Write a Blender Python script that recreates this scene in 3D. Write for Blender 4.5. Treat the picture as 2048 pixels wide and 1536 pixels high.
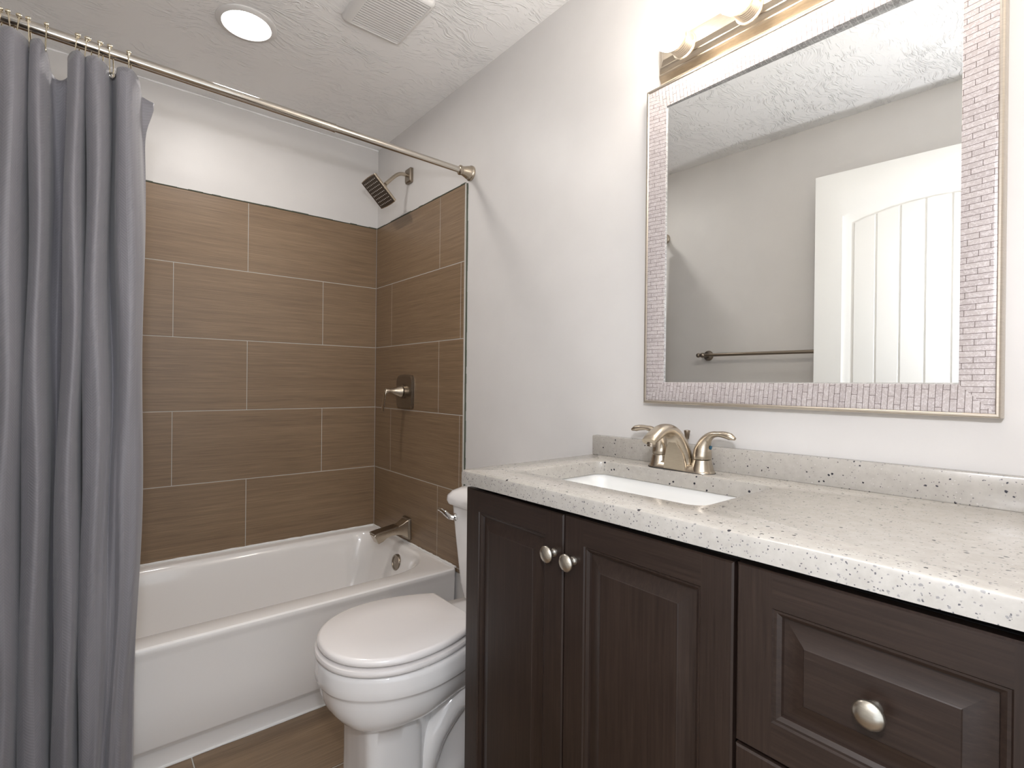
import bpy, bmesh, math, random
from mathutils import Vector, Matrix
random.seed(4)
S = bpy.context.scene
COL = S.collection
for o in list(bpy.data.objects): bpy.data.objects.remove(o)

# ------------------------------------------------------------------ camera
YAW, PITCH, ROLL = math.radians(39.2636), math.radians(-0.1134), math.radians(0.6098)
fw = Vector((math.sin(YAW)*math.cos(PITCH), math.cos(YAW)*math.cos(PITCH), math.sin(PITCH)))
rt = Vector((math.cos(YAW), -math.sin(YAW), 0)); up = rt.cross(fw)
rt, up = rt*math.cos(ROLL)+up*math.sin(ROLL), up*math.cos(ROLL)-rt*math.sin(ROLL)
cam_d = bpy.data.cameras.new('camera'); cam = bpy.data.objects.new('camera', cam_d); COL.objects.link(cam)
M = Matrix((rt, up, -fw)).transposed().to_4x4(); M.translation = Vector((-1.14914, -2.53089, 1.12532))
cam.matrix_world = M
cam_d.sensor_width = 36; cam_d.sensor_fit = 'HORIZONTAL'; cam_d.lens = 1031.553*36/2048
cam_d.clip_start = .02
S.camera = cam

# ------------------------------------------------------------------ world, lights, exposure
S.view_settings.view_transform = 'Standard'; S.view_settings.look = 'None'
S.view_settings.gamma = 1; S.view_settings.use_curve_mapping = False
S.view_settings.exposure = 0.28
W = bpy.data.worlds.new('hall_daylight'); S.world = W; W.use_nodes = True
W.node_tree.nodes['Background'].inputs[0].default_value = (.86, .93, 1, 1)
W.node_tree.nodes['Background'].inputs[1].default_value = 1.35
BULB_STRENGTH = 45
DOWN_STRENGTH = 94
def point(name, loc, power, color, r):
    d = bpy.data.lights.new(name, 'POINT'); d.energy = power; d.color = color; d.shadow_soft_size = r
    o = bpy.data.objects.new(name, d); o.location = loc; COL.objects.link(o); return o
# the photographer's flash, fired from the doorway just above the camera
point('camera_flash', (-1.18, -2.56, 1.44), 23, (.95, .95, 1), .035)

# ------------------------------------------------------------------ materials
def new_mat(name):
    m = bpy.data.materials.new(name); m.use_nodes = True
    nt = m.node_tree; return m, nt, nt.nodes['Principled BSDF']
def N(nt, typ, **kw):
    n = nt.nodes.new(typ)
    for k, v in kw.items():
        if k in n.inputs.keys() if hasattr(n.inputs, 'keys') else False: n.inputs[k].default_value = v
        else: setattr(n, k, v)
    return n
def simple(name, col, rough=.5, metal=0, **kw):
    m, nt, b = new_mat(name)
    b.inputs['Base Color'].default_value = (*col, 1); b.inputs['Roughness'].default_value = rough
    b.inputs['Metallic'].default_value = metal
    for k, v in kw.items(): b.inputs[k].default_value = v
    return m
def coords(nt, scale=(1, 1, 1), which='Object'):
    t = N(nt, 'ShaderNodeTexCoord'); mp = N(nt, 'ShaderNodeMapping')
    mp.inputs['Scale'].default_value = scale
    nt.links.new(t.outputs[which], mp.inputs[0]); return mp.outputs[0]
def noise(nt, vec, scale, detail=3, rough=.5, dist=0):
    n = N(nt, 'ShaderNodeTexNoise'); n.inputs['Scale'].default_value = scale
    n.inputs['Detail'].default_value = detail; n.inputs['Roughness'].default_value = rough
    n.inputs['Distortion'].default_value = dist
    nt.links.new(vec, n.inputs['Vector']); return n
def ramp(nt, fac, stops):
    r = N(nt, 'ShaderNodeValToRGB'); e = r.color_ramp.elements
    while len(e) < len(stops): e.new(.5)
    for i, (p, c) in enumerate(stops):
        e[i].position = p; e[i].color = (*c, 1) if len(c) == 3 else c
    nt.links.new(fac, r.inputs[0]); return r.outputs[0]
def g(v): return (v, v, v)
def bump(nt, bsdf, h, strength, dist=.002):
    b = N(nt, 'ShaderNodeBump'); b.inputs['Strength'].default_value = strength; b.inputs['Distance'].default_value = dist
    nt.links.new(h, b.inputs['Height']); nt.links.new(b.outputs[0], bsdf.inputs['Normal']); return b
def math_(nt, op, a, b=None, c=None):
    n = N(nt, 'ShaderNodeMath'); n.operation = op
    for i, v in enumerate((a, b, c)):
        if v is None: continue
        if isinstance(v, (int, float)): n.inputs[i].default_value = v
        else: nt.links.new(v, n.inputs[i])
    return n.outputs[0]
def mixc(nt, fac, a, b):
    n = N(nt, 'ShaderNodeMix'); n.data_type = 'RGBA'
    if isinstance(fac, (int, float)): n.inputs[0].default_value = fac
    else: nt.links.new(fac, n.inputs[0])
    for i, v in ((6, a), (7, b)):
        if isinstance(v, tuple): n.inputs[i].default_value = (*v, 1)
        else: nt.links.new(v, n.inputs[i])
    return n.outputs[2]

def paint_mat():
    m, nt, b = new_mat('grey_wall_paint')
    v = coords(nt)
    n1 = noise(nt, v, 9, 3, .5); n2 = noise(nt, v, 120, 2, .5)
    c = ramp(nt, n1.outputs[0], [(.3, (.675, .657, .638)), (.7, (.695, .677, .658))])
    nt.links.new(c, b.inputs['Base Color']); b.inputs['Roughness'].default_value = .42
    h = math_(nt, 'ADD', math_(nt, 'MULTIPLY', n1.outputs[0], 1.5), math_(nt, 'MULTIPLY', n2.outputs[0], .12))
    bump(nt, b, h, .35, .002); return m
def ceiling_mat():
    m, nt, b = new_mat('skip_trowel_ceiling')
    v = coords(nt)
    warp = noise(nt, v, 6, 2, .5)
    mix = N(nt, 'ShaderNodeVectorMath'); mix.operation = 'MULTIPLY_ADD'
    nt.links.new(warp.outputs[1], mix.inputs[0]); mix.inputs[1].default_value = (.16, .16, .16); nt.links.new(v, mix.inputs[2])
    h = None
    for k, (sx, sy, rot) in enumerate(((26, 105, .35), (30, 120, -.25))):
        mp = N(nt, 'ShaderNodeMapping'); mp.inputs['Scale'].default_value = (sx, sy, 1); mp.inputs['Rotation'].default_value = (0, 0, rot); mp.inputs['Location'].default_value = (k*7.3, k*3.1, 0)
        nt.links.new(mix.outputs[0], mp.inputs[0])
        st = ramp(nt, noise(nt, mp.outputs[0], 1, 3, .55).outputs[0], [(.53, g(0)), (.66, g(1))])
        mask = ramp(nt, noise(nt, v, 4.0+k, 3, .6).outputs[0], [(.42, g(.06)), (.58, g(1))])
        q = math_(nt, 'MULTIPLY', st, mask); h = q if h is None else math_(nt, 'ADD', h, q)
    b.inputs['Base Color'].default_value = (.93, .925, .915, 1); b.inputs['Roughness'].default_value = .5
    bump(nt, b, h, .8, .0032); return m
def tile_mat(name, scale, tint=1.0):
    m, nt, b = new_mat(name)
    v = coords(nt, scale)
    n1 = noise(nt, v, 1, 5, .62, .25)
    v2 = coords(nt, tuple(s*.16 for s in scale)); n2 = noise(nt, v2, 1, 3, .5)
    v3 = coords(nt); n3 = noise(nt, v3, 2.5, 2, .5)
    f = math_(nt, 'ADD', math_(nt, 'MULTIPLY', n1.outputs[0], .62), math_(nt, 'MULTIPLY', n2.outputs[0], .25))
    f = math_(nt, 'ADD', f, math_(nt, 'MULTIPLY', n3.outputs[0], .13))
    c = ramp(nt, f, [(.34, tuple(x*tint for x in (.142, .09, .051))), (.5, tuple(x*tint for x in (.215, .143, .084))),
                     (.66, tuple(x*tint for x in (.295, .204, .123)))])
    nt.links.new(c, b.inputs['Base Color']); b.inputs['Roughness'].default_value = .42
    bump(nt, b, n1.outputs[0], .25, .0012); return m
def porcelain(name, col=(.78, .765, .745), rough=.12):
    m = simple(name, col, rough); b = m.node_tree.nodes['Principled BSDF']
    b.inputs['Coat Weight'].default_value = .5; b.inputs['Coat Roughness'].default_value = .05; return m
def nickel(name, col=(.52, .455, .37), rough=.27):
    m, nt, b = new_mat(name)
    b.inputs['Metallic'].default_value = 1
    n = noise(nt, coords(nt, (60, 60, 900)), 1, 2)
    c = ramp(nt, n.outputs[0], [(.3, tuple(x*.93 for x in col)), (.7, tuple(min(1, x*1.07) for x in col))])
    nt.links.new(c, b.inputs['Base Color']); b.inputs['Roughness'].default_value = rough
    bump(nt, b, n.outputs[0], .05, .0005); return m
def wood_mat(name, scale):
    m, nt, b = new_mat(name)
    n1 = noise(nt, coords(nt, scale), 1, 5, .62, .5); n2 = noise(nt, coords(nt), 3, 2)
    f = math_(nt, 'ADD', math_(nt, 'MULTIPLY', n1.outputs[0], .75), math_(nt, 'MULTIPLY', n2.outputs[0], .25))
    c = ramp(nt, f, [(.3, (.0135, .0075, .0055)), (.5, (.0235, .0138, .0102)), (.7, (.037, .0225, .0165))])
    nt.links.new(c, b.inputs['Base Color']); b.inputs['Roughness'].default_value = .36
    bump(nt, b, n1.outputs[0], .12, .0008); return m
def quartz_mat():
    m, nt, b = new_mat('speckled_quartz')
    v = coords(nt)
    base = ramp(nt, noise(nt, v, 60, 4, .6).outputs[0], [(.3, (.40, .377, .342)), (.7, (.46, .437, .402))])
    cur = base
    for sc, thr, amp, col in ((200, .68, 1.3, (.26, .255, .25)), (290, .74, 1.5, (.11, .11, .12)), (118, .82, 2.1, (.02, .02, .03)), (160, .8, 1.2, (.54, .525, .50))):
        mv = N(nt, 'ShaderNodeVectorMath'); mv.operation = 'MULTIPLY_ADD'
        nz = noise(nt, v, 260, 2); nt.links.new(nz.outputs[1], mv.inputs[0]); mv.inputs[1].default_value = (.0035,)*3; nt.links.new(v, mv.inputs[2])
        vo = N(nt, 'ShaderNodeTexVoronoi'); vo.inputs['Scale'].default_value = sc; nt.links.new(mv.outputs[0], vo.inputs['Vector'])
        sep = N(nt, 'ShaderNodeSeparateColor'); nt.links.new(vo.outputs['Color'], sep.inputs[0])
        r = math_(nt, 'MULTIPLY', math_(nt, 'SUBTRACT', sep.outputs[0], thr), amp)
        k = math_(nt, 'MULTIPLY', math_(nt, 'SUBTRACT', r, vo.outputs['Distance']), 14)
        n = N(nt, 'ShaderNodeClamp'); nt.links.new(k, n.inputs[0])
        cur = mixc(nt, n.outputs[0], cur, col)
    nt.links.new(cur, b.inputs['Base Color']); b.inputs['Roughness'].default_value = .2; return m
def fabric_mat():
    m, nt, b = new_mat('grey_herringbone_fabric')
    uv = N(nt, 'ShaderNodeUVMap'); sep = N(nt, 'ShaderNodeSeparateXYZ'); nt.links.new(uv.outputs[0], sep.inputs[0])
    u, v = sep.outputs[0], sep.outputs[1]
    zig = math_(nt, 'PINGPONG', u, .016)
    ph = math_(nt, 'MULTIPLY', math_(nt, 'ADD', math_(nt, 'MULTIPLY', zig, 1.1), v), 2*math.pi/.0075)
    s = math_(nt, 'MULTIPLY_ADD', math_(nt, 'SINE', ph), .5, .5)
    cz = math_(nt, 'MULTIPLY_ADD', math_(nt, 'COSINE', math_(nt, 'MULTIPLY', u, 2*math.pi/.016)), .5, .5)
    seam = ramp(nt, cz, [(.0, g(0)), (.9, g(0)), (1, g(1))])
    hemline = math_(nt, 'LESS_THAN', math_(nt, 'ABSOLUTE', math_(nt, 'ADD', v, .037)), .0011)
    nn = noise(nt, coords(nt, (30, 30, 9)), 1, 4, .6)
    h = math_(nt, 'ADD', math_(nt, 'MULTIPLY', s, .5), math_(nt, 'MULTIPLY', seam, .35))
    h = math_(nt, 'SUBTRACT', h, hemline)
    c = mixc(nt, math_(nt, 'MULTIPLY', h, .6), (.205, .198, .216), (.28, .272, .293))
    nt.links.new(c, b.inputs['Base Color']); b.inputs['Roughness'].default_value = .55
    b.inputs['Sheen Weight'].default_value = .25
    h2 = math_(nt, 'ADD', h, math_(nt, 'MULTIPLY', nn.outputs[0], .3))
    bump(nt, b, h2, .32, .0012); return m
def mosaic_mat(name, bw, bh, step, c1, c2, mortar, gap=.0006):
    """staggered strips laid across the frame, joints stepping along from row to row"""
    m, nt, b = new_mat(name)
    uv = N(nt, 'ShaderNodeUVMap'); sep = N(nt, 'ShaderNodeSeparateXYZ'); nt.links.new(uv.outputs[0], sep.inputs[0])
    u, v = sep.outputs[0], sep.outputs[1]
    row = math_(nt, 'FLOOR', math_(nt, 'DIVIDE', v, bh))
    us = math_(nt, 'MULTIPLY_ADD', row, step, u)
    fu = math_(nt, 'MULTIPLY', math_(nt, 'FRACT', math_(nt, 'DIVIDE', us, bw)), bw)
    fv = math_(nt, 'MULTIPLY', math_(nt, 'FRACT', math_(nt, 'DIVIDE', v, bh)), bh)
    gr = math_(nt, 'MAXIMUM', math_(nt, 'LESS_THAN', fu, gap), math_(nt, 'LESS_THAN', fv, gap))
    cb = N(nt, 'ShaderNodeCombineXYZ'); nt.links.new(row, cb.inputs[0]); nt.links.new(math_(nt, 'FLOOR', math_(nt, 'DIVIDE', us, bw)), cb.inputs[1])
    wn = N(nt, 'ShaderNodeTexWhiteNoise'); nt.links.new(cb.outputs[0], wn.inputs['Vector'])
    col = mixc(nt, wn.outputs[0], c1, c2)
    pearl = noise(nt, uv.outputs[0], 170, 4, .65, 1.4)
    pm = math_(nt, 'MULTIPLY', ramp(nt, pearl.outputs[0], [(.48, g(0)), (.66, g(1))]), math_(nt, 'SUBTRACT', 1.0, gr))
    c = mixc(nt, math_(nt, 'MULTIPLY', pm, .6), col, (.78, .75, .76))
    nt.links.new(mixc(nt, gr, c, mortar), b.inputs['Base Color']); b.inputs['Metallic'].default_value = .25
    nt.links.new(math_(nt, 'MULTIPLY_ADD', pm, -.12, .38), b.inputs['Roughness'])
    bump(nt, b, math_(nt, 'SUBTRACT', 1.0, gr), .5, .0008); return m
def emis(name, col, st):
    m, nt, b = new_mat(name)
    b.inputs['Base Color'].default_value = (.9, .9, .9, 1)
    b.inputs['Emission Color'].default_value = (*col, 1); b.inputs['Emission Strength'].default_value = st; return m

PAINT = paint_mat(); CEIL = ceiling_mat()
TILE_BACK = tile_mat('brown_linen_tile', (6, 6, 460))
TILE_FLOOR = tile_mat('brown_linen_floor_tile', (6, 380, 6), 1.0)
GROUT = simple('light_grout', (.5, .48, .44), .85)
RAW = simple('raw_greenish_tile_edge', (.075, .085, .06), .8)
TUBW = porcelain('white_tub_enamel', (.84, .815, .79), .13)
PORC = porcelain('white_porcelain', (.82, .80, .785), .1)
SEATW = porcelain('white_seat_plastic', (.83, .795, .775), .22)
SINKW = porcelain('white_sink_enamel', (.85, .85, .83), .12)
NICK = nickel('brushed_nickel'); RODM = nickel('polished_rod_nickel', (.60, .56, .50), .13); LAMPM = nickel('pale_lamp_nickel', (.68, .60, .49), .34); NICKD = nickel('dark_brushed_nickel', (.30, .255, .205), .3)
CHROME = simple('chrome', (.75, .75, .74), .08, 1)
KNOBM = nickel('satin_nickel', (.6, .56, .49), .3)
WOODV = wood_mat('espresso_wood_upright', (230, 230, 7)); WOODH = wood_mat('espresso_wood_level', (230, 7, 230))
DARK = simple('painted_gap_shade', (.006, .005, .005), .8)  # face frame coloured near black: shade of the door gaps painted in
QUARTZ = quartz_mat(); FABRIC = fabric_mat()
MIRROR = simple('mirror_silver', (.88, .895, .885), 0, 1)
MOSAIC = mosaic_mat('pearl_mosaic', .0465, .0098, .0158, (.43, .385, .38), (.49, .445, .435), (.13, .10, .09), .0009)
MINI = mosaic_mat('mini_mirror_tiles', .2, .0115, 0, (.23, .225, .215), (.29, .285, .275), (.5, .49, .47), .001)
SILVER = nickel('champagne_silver_leaf', (.60, .545, .47), .33)
WHITE = simple('white_door_paint', (.78, .775, .75), .35)
TRIMW = simple('white_plastic', (.74, .73, .71), .45)
LOUVER = simple('louver_gap', (.27, .24, .21), .8)
BULBM = emis('bulb_glow', (1, .92, .83), BULB_STRENGTH)
DOWNM = emis('downlight_glow', (1, .95, .91), DOWN_STRENGTH)
BLUE = simple('blue_index_button', (.012, .085, .15), .35)
RUBBER = simple('black_rubber', (.02, .02, .02), .6)
GROM = simple('grommet_metal', (.62, .6, .55), .25, 1)

# ------------------------------------------------------------------ builders
def thing(name, label, cat, loc=(0, 0, 0), group=None, kind=None):
    o = bpy.data.objects.new(name, None); o.empty_display_size = .05; COL.objects.link(o); o.location = loc
    o['label'] = label; o['category'] = cat
    if group: o['group'] = group
    if kind: o['kind'] = kind
    return o
def root(o):
    while o.parent: o = o.parent
    return o
def mk(name, bm, mat, parent=None, angle=35, recalc=True, label=None):
    """world-space bmesh -> ONE mesh object"""
    if recalc: bmesh.ops.recalc_face_normals(bm, faces=bm.faces[:])
    if parent is not None: bmesh.ops.translate(bm, verts=bm.verts[:], vec=-root(parent).location)
    me = bpy.data.meshes.new(name); bm.to_mesh(me); bm.free()
    for mm in (mat if isinstance(mat, (list, tuple)) else [mat]): me.materials.append(mm)
    for p in me.polygons: p.use_smooth = True
    me.set_sharp_from_angle(angle=math.radians(angle))
    o = bpy.data.objects.new(name, me); COL.objects.link(o)
    if parent is not None: o.parent = parent
    if label: o['label'] = label
    return o
def struct(name, bm, mat, angle=35, parent=None):
    o = mk(name, bm, mat, parent, angle)
    if parent is None: o['kind'] = 'structure'
    return o
def box(bm, x0, x1, y0, y1, z0, z1, bev=0, seg=2, mi=0):
    vs = [bm.verts.new((x, y, z)) for x in (x0, x1) for y in (y0, y1) for z in (z0, z1)]
    q = [(0, 1, 3, 2), (4, 6, 7, 5), (0, 4, 5, 1), (2, 3, 7, 6), (0, 2, 6, 4), (1, 5, 7, 3)]
    fs = [bm.faces.new([vs[i] for i in f]) for f in q]
    for f in fs: f.material_index = mi
    if bev:
        es = list({e for f in fs for e in f.edges})
        r = bmesh.ops.bevel(bm, geom=es, offset=bev, segments=seg, profile=.5, affect='EDGES')
        for f in r['faces']: f.material_index = mi
def loop(bm, pts): return [bm.verts.new(p) for p in pts]
def bridge(bm, a, b, mi=0, closed=True):
    n = len(a); fs = []
    for i in range(n if closed else n-1):
        j = (i+1) % n
        f = bm.faces.new((a[i], a[j], b[j], b[i])); f.material_index = mi; fs.append(f)
    return fs
def loft(bm, loops, cap0=True, cap1=True, mi=0):
    L = [loop(bm, l) for l in loops]
    for a, b in zip(L, L[1:]): bridge(bm, a, b, mi)
    if cap0: bm.faces.new(L[0]).material_index = mi
    if cap1: bm.faces.new(L[-1]).material_index = mi
    return L
def frames(pts):
    pts = [Vector(p) for p in pts]; T = []
    for i in range(len(pts)):
        a = pts[max(0, i-1)]; b = pts[min(len(pts)-1, i+1)]; T.append((b-a).normalized())
    ref = Vector((0, 0, 1)) if abs(T[0].z) < .9 else Vector((0, 1, 0))
    u = (ref - T[0]*ref.dot(T[0])).normalized(); U = []
    for t in T:
        u = (u - t*u.dot(t)).normalized(); U.append(u.copy())
    return pts, T, U
def tube(bm, pts, r, n=16, cap=True, flat=None, mi=0):
    """r: radius or list; flat: list of (ru, rv) half-axes"""
    pts, T, U = frames(pts); L = []
    for i, (p, t, u) in enumerate(zip(pts, T, U)):
        v = t.cross(u)
        ru = rv = (r[i] if isinstance(r, (list, tuple)) else r)
        if flat: ru, rv = flat[i]
        L.append([p + u*(ru*math.cos(2*math.pi*k/n)) + v*(rv*math.sin(2*math.pi*k/n)) for k in range(n)])
    return loft(bm, L, cap, cap, mi)
def lathe(bm, prof, origin, axis, n=32, cap=True, mi=0):
    """prof: [(radius, height along axis)]"""
    a = Vector(axis).normalized(); ref = Vector((0, 0, 1)) if abs(a.z) < .9 else Vector((1, 0, 0))
    u = a.cross(ref).normalized(); v = a.cross(u); o = Vector(origin)
    L = [[o + a*h + u*(r*math.cos(2*math.pi*k/n)) + v*(r*math.sin(2*math.pi*k/n)) for k in range(n)] for r, h in prof]
    return loft(bm, L, cap, cap, mi)
def sphere(bm, c, r, n=20, m=12, sc=(1, 1, 1)):
    bmesh.ops.create_uvsphere(bm, u_segments=n, v_segments=m, radius=r,
        matrix=Matrix.Translation(c) @ Matrix.Diagonal((*sc, 1)))
def catmull(pts, n):
    """n samples per segment through control points"""
    P = [Vector(p) for p in pts]; P = [P[0]*2-P[1]] + P + [P[-1]*2-P[-2]]; out = []
    for i in range(1, len(P)-2):
        a, b, c, d = P[i-1:i+3]
        for k in range(n):
            t = k/n
            out.append(.5*((2*b) + (c-a)*t + (2*a-5*b+4*c-d)*t*t + (3*b-a-3*c+d)*t*t*t))
    out.append(P[-2]); return out
def rr(x0, x1, y0, y1, r, n=8):
    """rounded rectangle, ccw; r one radius or (x0y0, x1y0, x1y1, x0y1)"""
    if isinstance(r, (int, float)): r = (r,)*4
    out = []
    for (cx, cy, a0, q) in ((x0+r[0], y0+r[0], math.pi, r[0]), (x1-r[1], y0+r[1], 1.5*math.pi, r[1]),
                            (x1-r[2], y1-r[2], 0, r[2]), (x0+r[3], y1-r[3], .5*math.pi, r[3])):
        for k in range(n+1):
            a = a0 + k/n*math.pi/2; out.append((cx+q*math.cos(a), cy+q*math.sin(a)))
    return out
def lerp(a, b, t): return a+(b-a)*t

# ================================================================== THE SETTING
ZC = 2.3305
def wall_left_x(y): return -1.478
bm = bmesh.new(); box(bm, .008, .12, -4.0, .12, 0, ZC); struct('wall_right', bm, PAINT)
bm = bmesh.new(); box(bm, -1.7, .008, .008, .12, 0, ZC); struct('wall_back', bm, PAINT)
bm = bmesh.new()
loft(bm, [[(-1.7, .008, z), (-1.7, -2.515, z), (wall_left_x(-2.515), -2.515, z), (wall_left_x(.008), .008, z)] for z in (0, ZC)])
struct('wall_left', bm, PAINT)
bm = bmesh.new()            # wall with the doorway the picture is taken from
for x0, x1, z0, z1 in ((-1.7, -1.385, 0, ZC), (-.525, .008, 0, ZC), (-1.385, -.525, 2.06, ZC)):
    box(bm, x0, x1, -2.63, -2.515, z0, z1)
struct('wall_front', bm, PAINT)
bm = bmesh.new(); box(bm, -1.8, .12, -2.63, .12, ZC, ZC+.1); struct('ceiling', bm, CEIL)
# tiled floor: grout bed and separate bevelled tiles in one mesh
bm = bmesh.new()
box(bm, -1.8, .12, -4.2, .12, -.1, -.0015, mi=1)
TW, TH, GR = .6096, .305, .0035
ry = -.77
for row in range(-1, 12):
    y1 = ry - row*(TH+GR) + .03; y0 = y1-TH
    off = (.0 if row % 2 == 0 else .305)
    for k in range(-1, 5):
        x1 = -.2965 + off - k*(TW+GR); x0 = x1-TW
        xa, xb, ya, yb = max(x0, -1.8), min(x1, .12), max(y0, -4.2), min(y1, .12)
        if xb-xa > .01 and yb-ya > .01: box(bm, xa, xb, ya, yb, -.02, 0, .001, 1)
struct('floor', bm, [TILE_FLOOR, GROUT])

# tile surround: real tiles on a grout bed; u runs along the wall, v is height
def tile_panel(name, place, length, joints_a, joints_b, top=1.917, base=.36, edge=False):
    bm = bmesh.new()
    def bx(u0, u1, v0, v1, d0, d1, bev, mi):
        t = bmesh.new(); box(t, u0, u1, d0, d1, v0, v1, bev, 1, mi)
        for v in t.verts: v.co = place(v.co.x, v.co.y, v.co.z)
        me = bpy.data.meshes.new('tmp'); t.to_mesh(me); t.free(); bm.from_mesh(me); bpy.data.meshes.remove(me)
    bx(0, length, base, top-.002, .0009, .008, 0, 1)
    for row in range(6):
        v1 = top-row*.308-.0015; v0 = max(base, v1-.305)
        js = [0] + [j for j in (joints_a if row % 2 == 0 else joints_b) if j < length-.01] + [length]
        for a, b in zip(js, js[1:]): bx(a+.0012, b-.0012, v0, v1, 0, .0078, .0008, 0)
    # dark unfinished line along the top edge
    u = 0
    while u < length-.001:
        w = random.uniform(.03, .09); e = min(length, u+w)
        bx(u, e, top, top+random.uniform(.0025, .006), .0005, .008, 0, 2); u = e
    if edge:
        bx(length+.0005, length+.006, base, top, .0, .008, 0, 1)
        v = base
        while v < top:
            e = min(top, v+random.uniform(.02, .07))
            bx(length+.006, length+.0105+random.uniform(0, .0025), v, e, .004, .008, 0, 2); v = e
    return struct(name, bm, [TILE_BACK, GROUT, RAW])
bm = bmesh.new(); random.seed(3)
pts_ = []
for k in range(61):
    x = -1.478+1.486*k/60; pts_.append((x, ZC-.0055+random.uniform(-.0012, .0012)))
a_ = loop(bm, [(x, .0082, z) for x, z in pts_]); b_ = loop(bm, [(x, .0055, z+.001) for x, z in pts_]); c_ = loop(bm, [(x, .0055, ZC) for x, z in pts_]); bridge(bm, a_, b_, closed=False); bridge(bm, b_, c_, closed=False)
struct('trim_4', bm, CEIL)      # ceiling coat carried a finger's width down the back wall
tile_panel('trim_1', lambda u, d, v: Vector((-u, d, v)), 1.47, [.608, 1.221], [.2743, .8873])
tile_panel('trim_2', lambda u, d, v: Vector((d, -u, v)), .8165, [.6293], [.1805, .7935], edge=True)
tile_panel('trim_3', lambda u, d, v: Vector((wall_left_x(-u)+.009-d, -u, v)), .80, [.6], [.25])

# open door standing in front of the left wall (seen in the mirror)
HX, HY, FX, FY = -1.360, -2.514, -1.308, -1.684
def door_pt(s, d, z):       # s along the leaf from the free edge, d depth behind the face
    L = math.hypot(FX-HX, FY-HY); ux, uy = (HX-FX)/L, (HY-FY)/L
    return Vector((FX+ux*s + uy*d*1.0, FY+uy*s - ux*d, z))
DL = math.hypot(FX-HX, FY-HY)
def arch(s0, s1, z0, zs, rise, n=24):
    pts = [(s0, z0), (s1, z0)]
    for k in range(n+1):
        t = k/n; s = s1+(s0-s1)*t; pts.append((s, zs + rise*(1-(2*t-1)**2)))
    return pts
def arch_in(s0, s1, z0, zs, rise, i): return arch(s0+i, s1-i, z0+i, zs-i, rise*(1-.2*i/.05))
bm = bmesh.new()
outer = [(0, .008), (DL, .008), (DL, 2.03), (0, 2.03)]
panels = [(.102, DL-.102, 1.02, 1.845, .058), (.102, DL-.102, .22, .88, .0)]
front = loop(bm, [door_pt(s, 0, z) for s, z in outer]); back = loop(bm, [door_pt(s, .035, z) for s, z in outer])
bridge(bm, front, back); bm.faces.new(back)
edges = [bm.edges.get((front[i], front[(i+1) % 4])) for i in range(4)]
for P in panels:
    prev = None
    for ins, dep in ((0, 0), (.006, .004), (.02, .006), (.034, .011), (.038, .011)):
        cur = loop(bm, [door_pt(s, dep, z) for s, z in arch_in(*P, ins)])
        if prev is None:
            for i in range(len(cur)):
                edges.append(bm.edges.new((cur[i], cur[(i+1) % len(cur)])))
        else: bridge(bm, prev, cur)
        prev = cur
    bm.faces.new(prev)
    # planks
    s0, s1, z0, zs, rise = P
    a, b = s0+.038, s1-.038; npl = 7; w = (b-a)/npl
    ztop = lambda s: zs-.038+rise*.85*(1-(2*(s-a)/(b-a)-1)**2)
    for k in range(npl):
        q0, q1 = a+k*w+.0022, a+(k+1)*w-.0022
        pts = [(q0, z0+.04), (q1, z0+.04)] + [(q1+(q0-q1)*t/6, ztop(q1+(q0-q1)*t/6)-.002) for t in range(7)]
        c = Vector(((q0+q1)/2, 0)); 
        l0 = loop(bm, [door_pt(s, .0112, z) for s, z in pts])
        l1 = loop(bm, [door_pt(s+(.0025 if s < c.x else -.0025), .0075, z) for s, z in pts])
        bridge(bm, l0, l1); bm.faces.new(l1)
bmesh.ops.triangle_fill(bm, use_beauty=True, edges=[e for e in edges if e])
door = struct('door_1', bm, WHITE, 30)
bm = bmesh.new(); hp = door_pt(.065, 0, .95); ax = (door_pt(.065, -1, .95)-hp)
lathe(bm, [(.033, 0), (.033, .006), (.028, .011), (.013, .014), (.013, .034), (.022, .04), (.028, .05), (.024, .062), (.008, .066)], hp, ax)
mk('door_knob', bm, NICK, door)

# ================================================================== BATHTUB
tub = thing('bathtub', 'white alcove bathtub with a plain apron below the brown tiles', 'bathtub', (-.7, -.4, 0))
X0, X1, YB = -1.474, -.002, -.0025
def tl(yf, z, i=0, r=.004): return [(x, y, z) for x, y in rr(X0, X1, yf, YB, (r, r, r, r), 10)]
def bl(i, z, r=(.16, .2, .1, .12), end=0):
    return [(x, y, z) for x, y in rr(-1.39+i+end*.35, -.036-i-end, -.705+i, -.058-i, tuple(max(.03, q-i*.5) for q in r), 10)]
loops = [tl(-.742, 0), tl(-.742, .052), tl(-.7435, .056), tl(-.762, .074), tl(-.7645, .08), tl(-.772, .2), tl(-.779, .335), tl(-.782, .348, r=.01),
         tl(-.785, .358, r=.01), tl(-.7865, .366, r=.012), tl(-.785, .3725, r=.012), tl(-.780, .377, r=.012), tl(-.770, .379, r=.012),
         bl(-.004, .3785), bl(.004, .376), bl(.011, .37), bl(.017, .358), bl(.022, .34, end=.004), bl(.036, .24, end=.02), bl(.05, .15, end=.03),
         bl(.07, .10, end=.04), bl(.1, .078, end=.05), bl(.15, .07, end=.06)]
bm = bmesh.new(); loft(bm, loops, True, True); mk('tub_shell', bm, TUBW, tub, 29)
bm = bmesh.new()     # caulk bead along the tiles and the floor
random.seed(2)
for (a, b, nn) in (((-1.47, -.004, .381), (-.004, -.004, .381), 60), ((-.004, -.004, .381), (-.004, -.782, .381), 40), ((-1.47, -.7435, .002), (-.004, -.7435, .002), 50)):
    pts = [Vector(a).lerp(Vector(b), k/nn) for k in range(nn+1)]
    tube(bm, pts, [.0045+random.uniform(-.001, .0018) for _ in pts], 8)
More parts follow.
